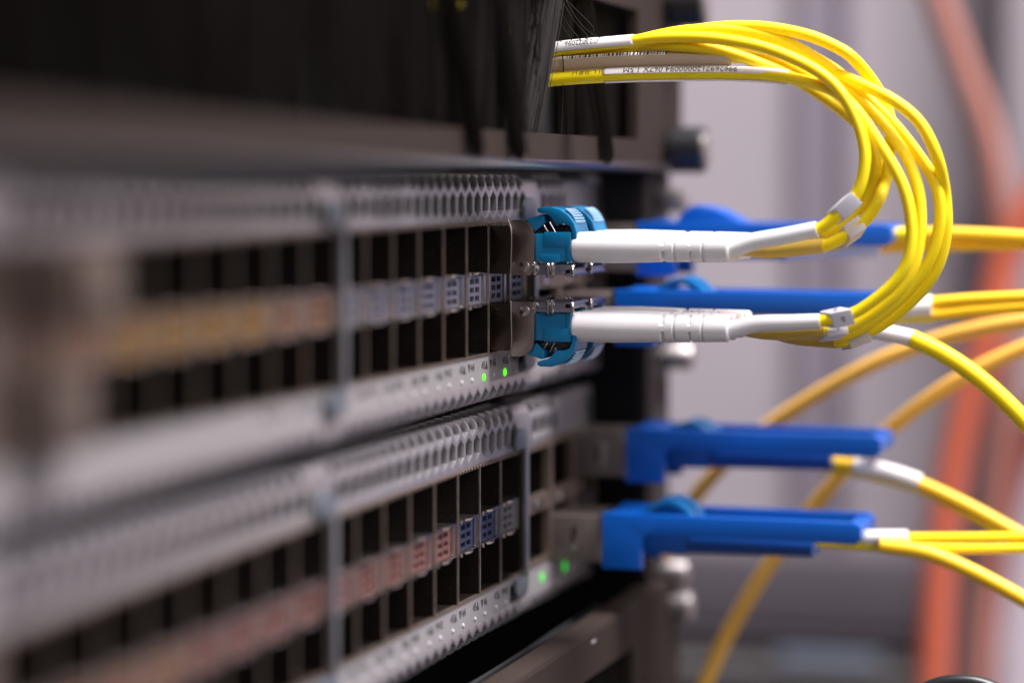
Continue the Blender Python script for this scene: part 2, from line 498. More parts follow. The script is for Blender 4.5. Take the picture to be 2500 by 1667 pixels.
def column_meshes(y0, zt, gm, parent, x, name="port_cage"):
    """one column of the cage: two stacked ports and the perforated strip between them"""
    b = MB()
    b.box(x - 0.12, x + 0.12, y0 - 0.28, y0 + 22, zt - 23.6, zt - 0.02)
    o = b.build(name, M['wall'], parent)
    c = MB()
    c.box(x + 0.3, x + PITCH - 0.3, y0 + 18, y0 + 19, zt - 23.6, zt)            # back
    c.box(x + PITCH - 0.5, x + PITCH - 0.27, y0 - 0.02, y0 + 18, zt - 9.0, zt - 0.03)    # added dark sheet for the shade inside the port, facing the camera
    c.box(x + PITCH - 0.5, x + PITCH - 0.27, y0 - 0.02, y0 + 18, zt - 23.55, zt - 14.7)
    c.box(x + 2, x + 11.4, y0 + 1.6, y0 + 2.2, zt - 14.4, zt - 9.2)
    c.build("port_shade", M['cagein'], o)
    g = MB()
    z1, z0 = zt - 9.2, zt - 14.4
    # frame and bars of the perforated plate (2 x 3 holes)
    xa, xb = x + 2.2, x + 9.8
    yy = y0 + 0.1
    for xc in (xa, (xa + xb) / 2 - 0.35, xb - 0.7): g.box(xc, xc + 0.7, yy, yy + 0.7, z0, z1, 0.08, 1)
    for k in range(4):
        zc = z0 + (z1 - z0 - 0.6) * k / 3
        for xs in ((xa + 0.72, (xa + xb) / 2 - 0.37), ((xa + xb) / 2 + 0.37, xb - 0.72)):
            g.box(xs[0], xs[1], yy + 0.05, yy + 0.65, zc, zc + 0.6)
    g.box(x + 0.3, xa - 0.02, yy + 0.1, yy + 0.7, z0, z1, 0.05, 1)
    g.box(xb + 0.02, xb + 0.9, yy + 0.1, yy + 0.7, z0, z1, 0.05, 1)
    g.box(xb + 1.7, x + PITCH - 0.55, yy + 0.1, yy + 0.7, z0, z1, 0.05, 1)
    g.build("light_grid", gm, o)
    h = MB()
    h.box(x + 0.4, x + 1.3, yy - 0.2, yy + 2, z0 - 0.2, z1 + 0.2, 0.1, 1)
    h.box(x + 11.6, x + 12.5, yy - 0.1, yy + 2, z0, z1, 0.1, 1)
    for zz in (z1 + 0.25, z0 - 0.25):
        h.box(x + 0.3, x + PITCH - 0.9, yy - 0.3, yy + 6, zz - 0.13, zz + 0.13)
        sg = 1 if zz > (z0 + z1) / 2 else -1
        P = [(x + 3.5 + 5 * k / 8, yy - 0.4 - 0.5 * math.sin(math.pi * k / 8), zz + sg * 0.15) for k in range(9)]
        h.tube([Vector(p) for p in P], 0.26, 8)
        h.tube([(x + 0.9, yy - 0.5, zz - sg * 0.2), (x + 0.9, yy - 0.55, zz + sg * 0.5)], 0.32, 8)
    h.build("spring_finger", M['chrome'], o)
    return o


def make_switch(label, y0, zt, grids, lit, upper):
    top, bot = zt + 9.1, zt - 32.7
    root = thing("network_switch", label, "network switch", (-139, y0, bot), "rack switches")
    xl, xr = -330.0, 81.0
    MB().box(xl, xr - 1, y0 + 19.5, y0 + 130, bot + 0.4, top - 0.4, 0.5).build("chassis", M['chassis'], root)
    # top and bottom honeycomb sheets
    hx = [(-330, -216), (-206, -99), (-89, 18.5), (29.5, 52)]
    g = grille(xl, xr, 4, zt + 0.35, top + 9, hx, y0, top, bot, False).build("vent_grille", M['plate'], root, smooth=25)
    so = g.modifiers.new("thick", 'SOLIDIFY'); so.thickness = 1.3 * S; so.offset = -1
    bv = g.modifiers.new("bev", 'BEVEL'); bv.width = 0.16 * S; bv.segments = 2; bv.limit_method = 'ANGLE'; bv.angle_limit = math.radians(50)
    g2 = grille(xl, xr, 3, zt - 29.0, bot - 9, hx, y0, top, bot, True).build("lower_vent_grille", M['plate'], root, smooth=25)
    so = g2.modifiers.new("thick", 'SOLIDIFY'); so.thickness = 1.3 * S; so.offset = -1
    bv = g2.modifiers.new("bev", 'BEVEL'); bv.width = 0.16 * S; bv.segments = 2; bv.limit_method = 'ANGLE'; bv.angle_limit = math.radians(50)
    # dark screen behind the holes
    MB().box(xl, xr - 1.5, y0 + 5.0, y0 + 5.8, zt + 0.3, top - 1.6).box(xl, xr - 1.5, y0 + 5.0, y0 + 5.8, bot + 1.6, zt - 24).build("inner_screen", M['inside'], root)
    # label strip
    MB().box(xl, xr, y0, y0 + 1.3, zt - 29.0, zt - 23.9).build("label_strip", M['strip'], root)
    # cage frame: lip, gasket, floor
    f = MB()
    f.box(xl, xr, y0 - 0.15, y0 + 18, zt - 0.02, zt + 0.33)
    f.box(xl, xr, y0 - 0.25, y0 + 0.6, zt - 23.88, zt - 23.62)
    f.build("cage_frame", M['steel'], root)
    MB().box(xl, xr, y0 + 0.61, y0 + 18, zt - 23.86, zt - 23.64).build("cage_floor", M['cagein'], root)  # floor behind the lip coloured dark as shade
    gk = MB()
    for k in range(int((22 + 206) / 1.9)):
        xx = -206 + 1.9 * k
        gk.box(xx, xx + 1.15, y0 - 0.4, y0 - 0.17, zt - 0.35, zt + 0.30, 0.1, 1)
    gk.build("gasket", M['steel'], root)
    for k, x in enumerate(COLX):
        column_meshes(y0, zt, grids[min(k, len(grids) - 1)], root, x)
    # plate left of the first column
    MB().box(xl, COLX[-1] - 0.4, y0, y0 + 1.2, zt - 23.6, zt - 0.03).build("left_plate", M['copper'], root)
    # upright bars between port groups, each with a rounded tab above and below
    for bx in (22.6, -91.8):
        bb = MB(); bb.box(bx, bx + 1.9, y0 - 1.45, y0 - 0.6, zt - 24.6, zt + 3.2, 0.25)
        o = bb.build("divider_bar", M['bracket'], root)
        for sgn, zz in ((1, zt + 0.8), (-1, zt - 24.2)):
            pts = []
            for a in range(0, 181, 15):
                pts.append((bx - 2.6 + 4.4 * math.cos(math.radians(a)), zz + sgn * (1.8 + 2.2 * math.sin(math.radians(a)))))
            pts += [(bx - 7.0, zz), (bx + 1.8, zz)]
            MB().prism(pts, y0 - 1.3, y0 - 0.1 - 0.5, 0.15, 2, axis='y').build("tab", M['tabblue'], o)
    # wide ports on the right: three columns
    for k in range(3):
        wx = 26.2 + 18.9 * k
        b = MB()
        for xx in (wx, wx + 17.6): b.box(xx, xx + 1.0, y0 - 0.6, y0 + 18, zt - 23.6, zt - 0.03, 0.1, 1)
        for z0_, z1_ in ((-0.9, -0.04), (-13.2, -9.8), (-23.6, -22.9)): b.box(wx + 1.02, wx + 17.58, y0 - 0.3, y0 + 0.9, zt + z0_, zt + z1_)
        o = b.build("wide_port_cage", M['steel'], root)
        MB().box(wx + 1.02, wx + 17.58, y0 + 12, y0 + 12.5, zt - 22.8, zt - 0.95).box(wx + 16.9, wx + 17.5, y0 + 0.95, y0 + 11.9, zt - 23.5, zt - 0.1).box(wx + 1.05, wx + 16.8, y0 + 0.95, y0 + 11.9, zt - 23.5, zt - 23.0).build("port_shade", M['cagein'], o)  # dark sheets added to paint the shade inside the wide port
        MB().box(wx + 5, wx + 12, y0 - 0.7, y0 - 0.35, zt - 12.6, zt - 10.6, 0.2).build("spring_finger", M['chrome'], o)
    # rounded corner post at the right end
    pts = [(xr - 6 + 0, y0 + 0.05)]
    b = MB()
    P = [(xr - 4, y0), ] + [(xr - 1.2 + 3 * math.sin(a * math.pi / 12), y0 + 3 - 3 * math.cos(a * math.pi / 12)) for a in range(7)] + [(xr + 1.8, y0 + 30), (xr - 4, y0 + 30)]
    t_ = bmesh.new()
    A = [t_.verts.new((p[0], p[1], bot + 0.6)) for p in P]; B = [t_.verts.new((p[0], p[1], top - 0.3)) for p in P]
    t_.faces.new(A); t_.faces.new(B[::-1])
    for i in range(len(P)): t_.faces.new((A[i], B[i], B[(i + 1) % len(P)], A[(i + 1) % len(P)]))
    bmesh.ops.recalc_face_normals(t_, faces=t_.faces[:]); b.add(t_)
    b.build("corner_trim", M['plate'], root)
    # mounting ear, black, set back
    MB().box(xr + 2, xr + 60, y0 + 5, y0 + 8, bot, top, 0.4).build("mounting_ear", M['chassis'], root)
    # numbers, arrows and lamps
    for k in range(0, 10):
        n = 47 - 2 * k
        cx = COLX[k] - 14.3 + 14.3 + 0.4
        cx = COLX[k] + 0.4
        zz = zt - 25.75
        for nm, tx, ox in (("port_number", str(n), -3.5), ("port_number", str(n + 1), 3.7)):
            flat_text(nm, tx, 2.0, (cx + ox, y0 - 0.05, zz), (1, 0, 0), (0, 0, 1), M['inkg'], root, 1.18, 0.02)
        ar = MB()
        ar.prism([(cx - 2.3, zz - 0.75), (cx - 0.7, zz - 0.75), (cx - 1.5, zz + 0.75)], y0 - 0.06, y0 - 0.02, axis='y')
        ar.prism([(cx + 0.7, zz + 0.75), (cx + 2.3, zz + 0.75), (cx + 1.5, zz - 0.75)], y0 - 0.06, y0 - 0.02, axis='y')
        ar.build("arrow_mark", M['inkg'], root)
        for q, ox in ((0, -3.3), (1, 3.2)):
            on = (n + q) in lit
            b = MB(); rr = 0.72 if on else 0.42
            b.add(lathe_y([(y0 - 0.02, rr), (y0 - 0.15, rr * 0.95), (y0 - 0.3, rr * 0.5)], cx + ox, zt - 27.9, 16))
            b.build("status_light", M['led'] if on else M['ledoff'], root)
    # small dark window with a pale dot at the right end of the numbers
    MB().box(15.2, 19.6, y0 - 0.06, y0 - 0.01, zt - 28.6, zt - 25.4).build("indicator_window", M['chassis'], root)
    b = MB(); b.add(lathe_y([(y0 - 0.07, 0.6), (y0 - 0.15, 0.5)], 17.4, zt - 27.2, 12)); b.build("indicator_dot", M['ledoff'], root)
    if not upper:
        for px_, py_ in ((1323, 1409), (1378, 1382)):
            r_ = FW + RT * ((px_ - 1250) / F) + UP * ((833.5 - py_) / F)
            P_ = CAM + r_ * ((y0 - CAM.y) / r_.y)
            b = MB(); b.add(lathe_y([(y0 - 0.02, 1.05), (y0 - 0.12, 1.0), (y0 - 0.18, 0.6)], P_.x, P_.z, 18))
            b.build("status_light", M['led2'], root)
    adopt(root)
    return root


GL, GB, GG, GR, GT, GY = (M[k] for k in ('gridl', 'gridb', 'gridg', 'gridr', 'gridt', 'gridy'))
UY, UZ = -1.7, 0.0
LY, LZ = 0.0, -44.45
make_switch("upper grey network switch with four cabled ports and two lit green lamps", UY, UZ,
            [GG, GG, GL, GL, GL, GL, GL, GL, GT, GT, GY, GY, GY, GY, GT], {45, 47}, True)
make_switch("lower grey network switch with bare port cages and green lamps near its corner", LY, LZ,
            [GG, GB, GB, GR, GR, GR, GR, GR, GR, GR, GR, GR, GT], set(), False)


# ================================================================== SMALL TRANSCEIVERS in the upper switch
def transceiver(x, row, label):
    """row +1: top port, -1: bottom port (mirrored)"""
    y0 = UY; x1 = x + 13.7
    zc = -4.6 if row > 0 else -18.9
    z = lambda v: zc + row * v          # v grows away from the belly-to-belly line
    root = thing("optical_transceiver", label, "transceiver", (x + 6.8, y0, zc), "transceivers in the upper switch")
    R_ = 3.2
    # rear body (inside the cage mouth), then the proud nose plate
    def prof(ya, yb, zb, zt_, r):
        pts = [(ya, z(zb)), (ya, z(zt_))]
        for a in range(0, 91, 10):
            pts.append((yb + r - r * math.sin(math.radians(a)), z(zt_ - r + r * math.cos(math.radians(a)))))
        pts += [(yb + 0.5 * 0, z(zb + 0.8)), (yb + 0.8, z(zb))]
        return pts
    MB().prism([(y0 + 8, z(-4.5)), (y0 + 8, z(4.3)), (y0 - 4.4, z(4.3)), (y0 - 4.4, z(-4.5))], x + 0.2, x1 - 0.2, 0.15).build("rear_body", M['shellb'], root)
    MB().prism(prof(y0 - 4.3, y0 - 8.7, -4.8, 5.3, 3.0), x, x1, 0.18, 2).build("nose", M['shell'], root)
    # bright folded rim where the nose meets the body
    rim = [(y0 - 4.25, z(-4.9)), (y0 - 4.35, z(-1)), (y0 - 4.4, z(2.5)), (y0 - 4.2, z(4.2)), (y0 - 3.7, z(5.4))]
    MB().tube(smoothpath([(x - 0.05, p[0], p[1]) for p in rim], 4), 0.16, 8).build("rim", M['chrome'], root)
    b = MB()
    b.add(lathe_y([(0, 0.95), (-0.12, 0.95), (-0.25, 0.7)], 0, 0, 20), Matrix.Translation((x + 0.03, y0 - 6.9, z(-3.1))) @ Matrix.Rotation(math.radians(-90), 4, 'Z'))
    b.build("rivet", M['chrome'], root)
    # bail: flat bar running forward along the belly, wrapped by bent wire clips
    bl = MB()
    bl.prism([(y0 - 8.6, z(-2.9)), (y0 - 15.6, z(-2.8)), (y0 - 15.6, z(-4.5)), (y0 - 8.6, z(-4.7))], x + 0.6, x + 2.4, 0.2, 2)
    bl.prism([(y0 - 8.6, z(-2.9)), (y0 - 15.6, z(-2.8)), (y0 - 15.6, z(-4.5)), (y0 - 8.6, z(-4.7))], x1 - 2.4, x1 - 0.6, 0.2, 2)
    bl.box(x + 0.6, x1 - 0.6, y0 - 15.6, y0 - 14.2, min(z(-3.4), z(-4.8)), max(z(-3.4), z(-4.8)), 0.25)
    bl.box(x + 2.45, x1 - 2.45, y0 - 14.1, y0 - 9, min(z(-3.6), z(-4.3)), max(z(-3.6), z(-4.3)))
    o = bl.build("bail", M['bail'], root)
    for yy in (y0 - 11.2, y0 - 12.0):
        cl = MB(); cl.tube(smoothpath([(x + 1.5, yy - 0.3, z(-2.5)), (x + 0.45, yy, z(-2.9)), (x + 0.4, yy - 0.1, z(-4.4)), (x + 0.9, yy + 0.3, z(-4.9)), (x + 2.0, yy + 0.3, z(-4.85))], 5), 0.28, 8)
        cl.build("wire_clip", M['chrome'], o)
    MB().tube(smoothpath([(x + 2, y0 - 15.7, z(-2.9)), (x + 0.6, y0 - 15.8, z(-3.1)), (x + 0.5, y0 - 15.8, z(-4.4)), (x + 1.6, y0 - 15.5, z(-4.8))], 5), 0.3, 8).build("wire_end", M['chrome'], o)
    MB().tube(smoothpath([(x + 0.8, y0 - 8.4, z(-2.4)), (x + 0.3, y0 - 8.7, z(-3.0)), (x + 0.3, y0 - 8.8, z(-4.2)), (x + 1.2, y0 - 8.2, z(-4.8))], 5), 0.42, 8).build("hinge", M['chrome'], o)
    adopt(root)
    return root


for i, cx in enumerate((-5.85, 8.45)):
    for row in (1, -1):
        rn = "top" if row > 0 else "bottom"
        transceiver(cx, row, ("front metal transceiver in the %s port row, bare side facing the camera" if i == 0 else
                              "metal transceiver in the %s port row, hidden behind the front one") % rn)

# two metal modules at the far left of the upper switch, nearest the camera and fully blurred
for (row, prot, lab) in ((1, 8.2, "blurred pinkish metal module plugged at far left, top row"), (-1, 4.4, "blurred pinkish metal module plugged at far left, bottom row")):
    x = COLX[-1] + 0.4
    zc = -4.4 if row > 0 else -19.2
    root = thing("metal_module", lab, "transceiver", (x + 6.8, UY, zc), "modules at the far left")
    MB().box(x, x + 13.4, UY - prot, UY + 8, zc - 4.5, zc + 4.5, 0.6).build("shell", M['copper'], root)
    MB().box(x + 2, x + 11, UY - prot - 1.2, UY - prot - 0.05, zc - 3.4, zc + 3.4, 0.5).build("latch", M['copper'], root)
    adopt(root)


# ================================================================== PATCH CORDS of the front loop
def wtag(P, d, length, h, wdt, m, parent, txt=None, face=None, roll=0.0):
    """square sleeve clipped on a strand at P along direction d; txt printed on the camera side"""
    d = d.normalized()
    side = Vector((1, 0, 0)); side = (side - d * side.x).normalized()
    nv = d.cross(side).normalized()
    q = Matrix.Rotation(roll, 3, d)
    side = q @ side; nv = q @ nv
    mx = Matrix((side, d, nv)).transposed().to_4x4(); mx.translation = P
    b = MB(); t_ = MB().box(-wdt / 2, wdt / 2, -length / 2, length / 2, -h / 2, h / 2, 0.22, 2).bm
    b.add(t_, mx)
    o = b.build("id_tag", m, parent)
    if txt:
        for sgn in (1,):
            c = P + nv * (h / 2 + 0.03) * face
            x_ = -d; z_ = nv * face
            y_ = z_.cross(x_)
            flat_text("tag_letter", txt, 1.9, c, x_, y_, M['ink'], o, 0.9)
            c2 = P - side * (wdt / 2 + 0.03)
            flat_text("tag_letter", txt, 1.5, c2, -d, (-side).cross(-d), M['inkg'], o, 0.9)
    return o


def strand_path(pts, xa, xb, back=None):
    n = len(pts)
    out = []
    for i, p in enumerate(pts):
        f = i / (n - 1); f = f * f * (3 - 2 * f)
        out.append(at(p[0], p[1], xa + (xb - xa) * f + (p[2] if len(p) > 2 else 0)))
    return out


CORDR = 1.08


def cord(row, x, paths, tagspec, label, tubes):
    """uniform duplex cord: x = left side of its transceiver"""
    y0 = UY
    zc = -4.25 if row > 0 else -18.75
    z = lambda v: zc + row * v
    xs = (x + 3.65, x + 9.95)
    root = thing("patch_cord", label, "patch cable", (x + 6.8, y0 - 17, zc), "yellow patch cords of the front loop")
    # connector bodies
    for k, cx in enumerate(xs):
        b = MB()
        b.box(cx - 2.25, cx + 2.25, y0 - 15.1, y0 - 4, zc - 2.55, zc + 2.55, 0.2)
        b.box(cx - 2.45, cx + 2.45, y0 - 15.2, y0 - 10.1, min(z(0.1), z(2.8)), max(z(0.1), z(2.8)), 0.3)
        b.box(cx - 2.42, cx + 2.42, y0 - 15.3, y0 - 14.3, zc - 2.72, zc + 2.82, 0.25)
        b.box(cx - 2.38, cx + 2.38, y0 - 13.2, y0 - 9.4, min(z(-2.7), z(-1.2)), max(z(-2.7), z(-1.2)), 0.2)
        b.build("connector_body", M['teal'], root)
    # wide latch arched over both bodies, with its lower tooth
    L0, L1 = xs[0] - 2.3, xs[1] + 1.0
    outer = [(-8.9, 7.0), (-9.4, 7.3), (-11.5, 7.35), (-13.2, 6.9), (-14.7, 5.9), (-15.8, 4.5), (-16.3, 2.9), (-16.35, 1.5)]
    inner = [(-15.5, 1.5), (-15.4, 2.9), (-15.0, 3.9), (-14.0, 4.3), (-12.8, 4.35), (-12.0, 4.9), (-11.5, 5.5), (-10.6, 6.1), (-9.6, 6.2), (-8.95, 6.5)]
    MB().prism([(y0 + p[0], z(p[1])) for p in outer + inner], L0, L1, 0.12, 2).build("latch", M['teal'], root)
    outer2 = [(-7.0, 5.3), (-8.5, 5.6), (-9.6, 6.0), (-10.2, 5.6), (-10.2, 4.4), (-9.3, 3.6), (-8.2, 2.7), (-7.4, 3.6)]
    MB().prism([(y0 + p[0], z(p[1])) for p in outer2], L0 + 0.3, L1 - 0.3, 0.12, 2).build("release_tooth", M['teal'], root)
    # glossy raised pad on the latch
    pb = MB()
    for q in range(6):
        a = math.radians(28 + 8 * q)
        yy = y0 - 12.4 - 3.9 * math.sin(a) + 0.2; zz = 3.1 + 4.3 * math.cos(a)
        pb.box(L0 + 1.4, L1 - 1.4, yy - 0.22, yy + 0.22, z(zz) - 0.22, z(zz) + 0.22, 0.1, 1)
    pb.build("grip_pad", mat("grip_gloss", (0.30, 0.50, 0.66, 1), 0.1) if "grip_gloss" not in bpy.data.materials else bpy.data.materials["grip_gloss"], root)
    # black clip parts showing under the latch
    b = MB()
    for cx in xs:
        b.prism([(y0 - 9.0, z(2.6)), (y0 - 9.6, z(3.7)), (y0 - 10.8, z(4.0)), (y0 - 11.4, z(3.4)), (y0 - 12.0, z(3.3)), (y0 - 12.8, z(4.1)), (y0 - 14.2, z(4.1)), (y0 - 15.0, z(3.3)), (y0 - 15.0, z(2.6))], cx - 1.7, cx + 1.7, 0.25, 2)
    b.build("inner_clip", M['black'], root)
    b = MB()
    for k, cx in enumerate(xs):
        b.tube(smoothpath([(cx - 1.9, y0 - 10.1, z(4.1)), (cx - 1.95, y0 - 10.5, z(3.4)), (cx - 1.95, y0 - 10.9, z(2.9))], 4), 0.09, 6)
        b.tube(smoothpath([(cx - 1.9, y0 - 11.2, z(4.6)), (cx - 1.95, y0 - 11.9, z(3.4)), (cx - 1.95, y0 - 12.3, z(2.7))], 4), 0.09, 6)
    b.build("spring_wire", M['chrome'], root)
    # boots
    by = y0 - 15.1
    for k, cx in enumerate(xs):
        prof = [(0, 2.3), (-0.4, 2.65), (-1.2, 2.78), (-8, 2.86), (-14, 2.72), (-16.6, 2.62)]
        yy = -16.6
        r0 = 2.62
        rings = [(-17.0, .5), (-17.5, .5), (-17.6, 0), (-19.0, 0), (-19.1, .5), (-19.5, .5), (-19.6, 0), (-21.9, 0), (-22.0, .5), (-22.4, .5), (-22.5, 0), (-24.2, 0), (-24.3, .5), (-24.7, .5), (-24.8, 0), (-28.9, 0.05)]
        # body of the boot
        b = MB()
        segs = 32; t_ = bmesh.new(); R = []
        stations = prof + [(a, r0 - 0.012 * (-a - 16.6) - dz) for a, dz in rings] + [(-29.2, 2.15)]
        for j, (yo, rr) in enumerate(stations):
            ring = []
            groove = 6 <= j < 6 + len(rings) and rings[j - 6][1] >= 0.3
            for q in range(segs):
                a = 2 * math.pi * q / segs
                # grooves are cut on alternating quarters only, as on the moulded boot
                r_use = rr
                if groove:
                    gi = sum(1 for g_ in rings[:j - 5] if g_[1] == 0 and g_[0] < -17.1) // 2
                    phase = (math.degrees(a) + (90 if gi % 2 else 0)) % 180
                    if phase < 22 or phase > 158: r_use = rr + 0.5
                ring.append(t_.verts.new((cx + r_use * math.cos(a), by + yo, zc + r_use * math.sin(a))))
            R.append(ring)
        for j in range(len(R) - 1):
            for q in range(segs): t_.faces.new((R[j][q], R[j][(q + 1) % segs], R[j + 1][(q + 1) % segs], R[j + 1][q]))
        t_.faces.new(R[0]); t_.faces.new(R[-1][::-1])
        bmesh.ops.recalc_face_normals(t_, faces=t_.faces[:])
        b.add(t_)
        b.build("boot", M['white'], root, smooth=28)
    # strain tubes and strands
    for k, (pp, tb, ts) in enumerate(zip(paths, tubes, tagspec)):
        cx = xs[k]
        start = Vector((cx, by - 28.2, zc))
        tp, tm, tr = tb
        TP = smoothpath([start + Vector((0, 1.5, 0)), start - Vector((0, 1.5, 0))] + [at(a, b_, cx + dx) for a, b_, dx in tp], 6)
        n = len(TP)
        MB().tube(TP, [tr[0] + (tr[1] - tr[0]) * i / (n - 1) for i in range(n)], 18).build("strain_tube", M[tm], root)
        end = TP[-1]
        SP = [TP[-4], end] + strand_path(pp[0], cx + tp[-1][2], pp[1])
        SP = relax(smoothpath(SP, 8), 14)
        MB().tube(SP, CORDR, 14).build("strand", M['yellow'], root)
        if ts:
            (tx, ty, ang, ln, hh, ww, tmn, txt, face, roll) = ts
            # nearest place on the strand
            best = min(range(1, len(SP) - 1), key=lambda i: (SP[i] - at(tx, ty, SP[i].x)).length)
            wtag(SP[best], SP[best + 1] - SP[best - 1], ln, hh, ww, M[tmn], root, txt, face, roll)
    adopt(root)
    return root


# measured centre lines of the strands, connector end first, brush end last
a1 = [(2020, 546), (2062, 508), (2084, 485), (2100, 455), (2109, 417), (2112, 380), (2107, 345), (2094, 300), (2068, 248), (2030, 200), (1980, 165), (1919, 136), (1860, 115), (1792, 101), (1725, 93), (1654, 91), (1590, 94), (1545, 101), (1488, 108), (1440, 113), (1380, 120), (1330, 127)]
a3 = [(2040, 590), (2080, 566), (2110, 540), (2133, 511), (2150, 480), (2162, 445, 4), (2168, 415, 4), (2172, 370, 4), (2176, 325, 4), (2172, 285, 4), (2158, 248, 4), (2130, 198, 4), (2080, 139), (2043, 116), (1997, 95), (1946, 80), (1896, 71), (1850, 66), (1790, 65), (1730, 70), (1670, 78), (1610, 90), (1550, 104), (1488, 116), (1380, 131), (1330, 136)]
a2 = [(2040, 560), (2076, 538), (2100, 510), (2119, 480), (2132, 446), (2137, 407), (2133, 370), (2115, 325), (2080, 290), (2034, 254), (1988, 222), (1930, 188), (1861, 158), (1792, 134), (1737, 121), (1654, 112), (1590, 109, 1.2), (1540, 111, 2.6), (1488, 116, 3), (1380, 128, 3), (1330, 133, 3)]
a4 = [(2050, 585), (2090, 560), (2120, 530), (2140, 498), (2152, 455), (2152, 410), (2140, 365), (2112, 315), (2070, 262), (2020, 215), (1960, 178), (1900, 150), (1830, 140), (1760, 143), (1654, 146), (1516, 150), (1383, 158), (1330, 164)]
b1 = [(2020, 780), (2044, 776), (2074, 768), (2099, 757), (2132, 734), (2170, 704), (2197, 673), (2215, 640), (2224, 600), (2226, 560), (2222, 520), (2212, 475), (2194, 430), (2168, 385), (2142, 345), (2108, 292), (2078, 255), (2042, 226), (1998, 207), (1940, 193), (1880, 185), (1792, 181.5), (1626, 182), (1476, 186), (1370, 193), (1330, 197)]
b2 = [(2020, 808), (2040, 806), (2072, 799), (2099, 786), (2132, 766), (2160, 744), (2189, 718), (2218, 680), (2236, 635), (2245, 585), (2248, 535), (2245, 484), (2235, 436), (2216, 390), (2190, 347), (2155, 300), (2115, 258), (2070, 217), (2010, 174), (1960, 146), (1900, 125), (1850, 118), (1760, 136), (1654, 147), (1516, 151), (1383, 159), (1330, 166)]
c1 = [(2050, 822), (2100, 805), (2151, 770), (2195, 733), (2230, 697), (2255, 662), (2275, 622), (2288, 580), (2295, 535), (2294, 490), (2283, 446), (2258, 402), (2228, 360), (2195, 318), (2160, 280), (2120, 242), (2080, 205), (2034, 168), (1988, 141), (1942, 113), (1890, 94), (1835, 79), (1764, 72), (1709, 73), (1654, 78), (1599, 89), (1550, 101), (1488, 112), (1380, 124), (1330, 128)]
c2 = [(2070, 832), (2112, 815), (2145, 798), (2182, 773), (2218, 743), (2254, 706), (2283, 664), (2301, 618), (2310, 565), (2311, 520), (2306, 465), (2295, 407, -3), (2277, 356, -4), (2250, 305, -4), (2212, 267, -4), (2165, 236, -4), (2115, 212, -3), (2066, 190, -2), (2010, 165), (1950, 144), (1890, 127), (1830, 114), (1770, 106), (1700, 102), (1620, 102), (1550, 107), (1488, 114), (1380, 127), (1330, 131)]

cord(1, -5.85, ((a1, 1.0), (a3, 5.0)),
     ((2062, 508, 0, 4.3, 3.0, 3.0, 'tag', None, 1, 0.25), (2080, 566, 0, 3.6, 3.0, 3.0, 'tagclear', None, 1, -0.3)),
     "patch cord in top front port, white tube ending at a tilted white tag",
     (([(1840, 590, 0.0), (1910, 577, 0.0), (1995, 560, 0.0)], 'tube', (1.75, 1.5)),
      ([(1880, 612, -1.0), (2012, 600, -3.0)], 'tubey', (1.5, 1.35))))
cord(1, 8.45, ((a2, 0.9), (a4, 6.0)),
     ((2072, 541, 0, 3.8, 2.6, 2.6, 'tagclear', None, 1, 0.1), None),
     "patch cord in the top row behind the front one, its white boot mostly hidden",
     (([(1900, 602, -4.0), (2015, 576, -6.0)], 'tubey', (1.3, 1.3)),
      ([(1930, 610, -5.0), (2030, 592, -8.0)], 'tubey', (1.3, 1.2))))
cord(-1, -5.85, ((b1, 1.4), (b2, 6.0)),
     ((2044, 775, 0, 3.9, 3.1, 3.1, 'tag', "B", 1, 0.35), (2035, 806, 0, 3.8, 3.0, 3.0, 'tag', "A", 1, -0.5)),
     "patch cord in the bottom front port: white boot, white tube and a lettered white tag",
     (([(1850, 790, 0.0), (1930, 787, 0.0), (2003, 784, 0.0)], 'tube', (1.75, 1.4)),
      ([(1880, 812, -1.0), (2018, 806, -3.5)], 'tubey', (1.45, 1.3))))
cord(-1, 8.45, ((c1, 3.4), (c2, 4.0)),
     (None, (2086, 828, 0, 4.2, 3.0, 3.0, 'tagclear', None, 1, 0.2)),
     "patch cord in bottom row behind the front one, frosted tag on its strand",
     (([(1900, 806, -4.0), (2040, 818, -6.0)], 'tubey', (1.3, 1.25)),
      ([(1930, 822, -6.0), (2046, 834, -10.0)], 'tubey', (1.4, 1.3))))


# ---------------------------------------------------------------- labels near the brush
def label_path(pts, x): return smoothpath([at(a, b_, x) for a, b_ in pts], 10)


def wrap_text(name, body, size, path, frac, ang, rad, m, parent, squash=0.9, flip=True):
    """text laid along a path on a round sleeve of radius rad, centred at angle ang (deg)"""
    t_ = text_mesh(body, size, squash)
    bmesh.ops.subdivide_edges(t_, edges=t_.edges[:], cuts=1)
    bmesh.ops.triangulate(t_, faces=t_.faces[:])
    L = [0]
    for i in range(1, len(path)): L.append(L[-1] + (path[i] - path[i - 1]).length)
    c = L[-1] * frac
    for v in t_.verts:
        sx, sy = v.co.x, v.co.y
        if flip: sx, sy = -sx, -sy
        s_ = min(max(c + sx, 0.01), L[-1] - 0.01)
        i = max(k for k in range(len(L)) if L[k] <= s_); i = min(i, len(path) - 2)
        f = (s_ - L[i]) / max(1e-6, L[i + 1] - L[i])
        P = path[i].lerp(path[i + 1], f); d = (path[i + 1] - path[i]).normalized()
        side = Vector((-1, 0, 0)); side = (side - d * side.dot(d)).normalized()
        upv = Vector((0, 0, 1)); upv = (upv - d * upv.dot(d)).normalized()
        a = math.radians(ang) + sy / rad
        v.co = P + side * math.cos(a) * rad + upv * math.sin(a) * rad
    b = MB(); b.add(t_); return b.build(name, m, parent, smooth=0)


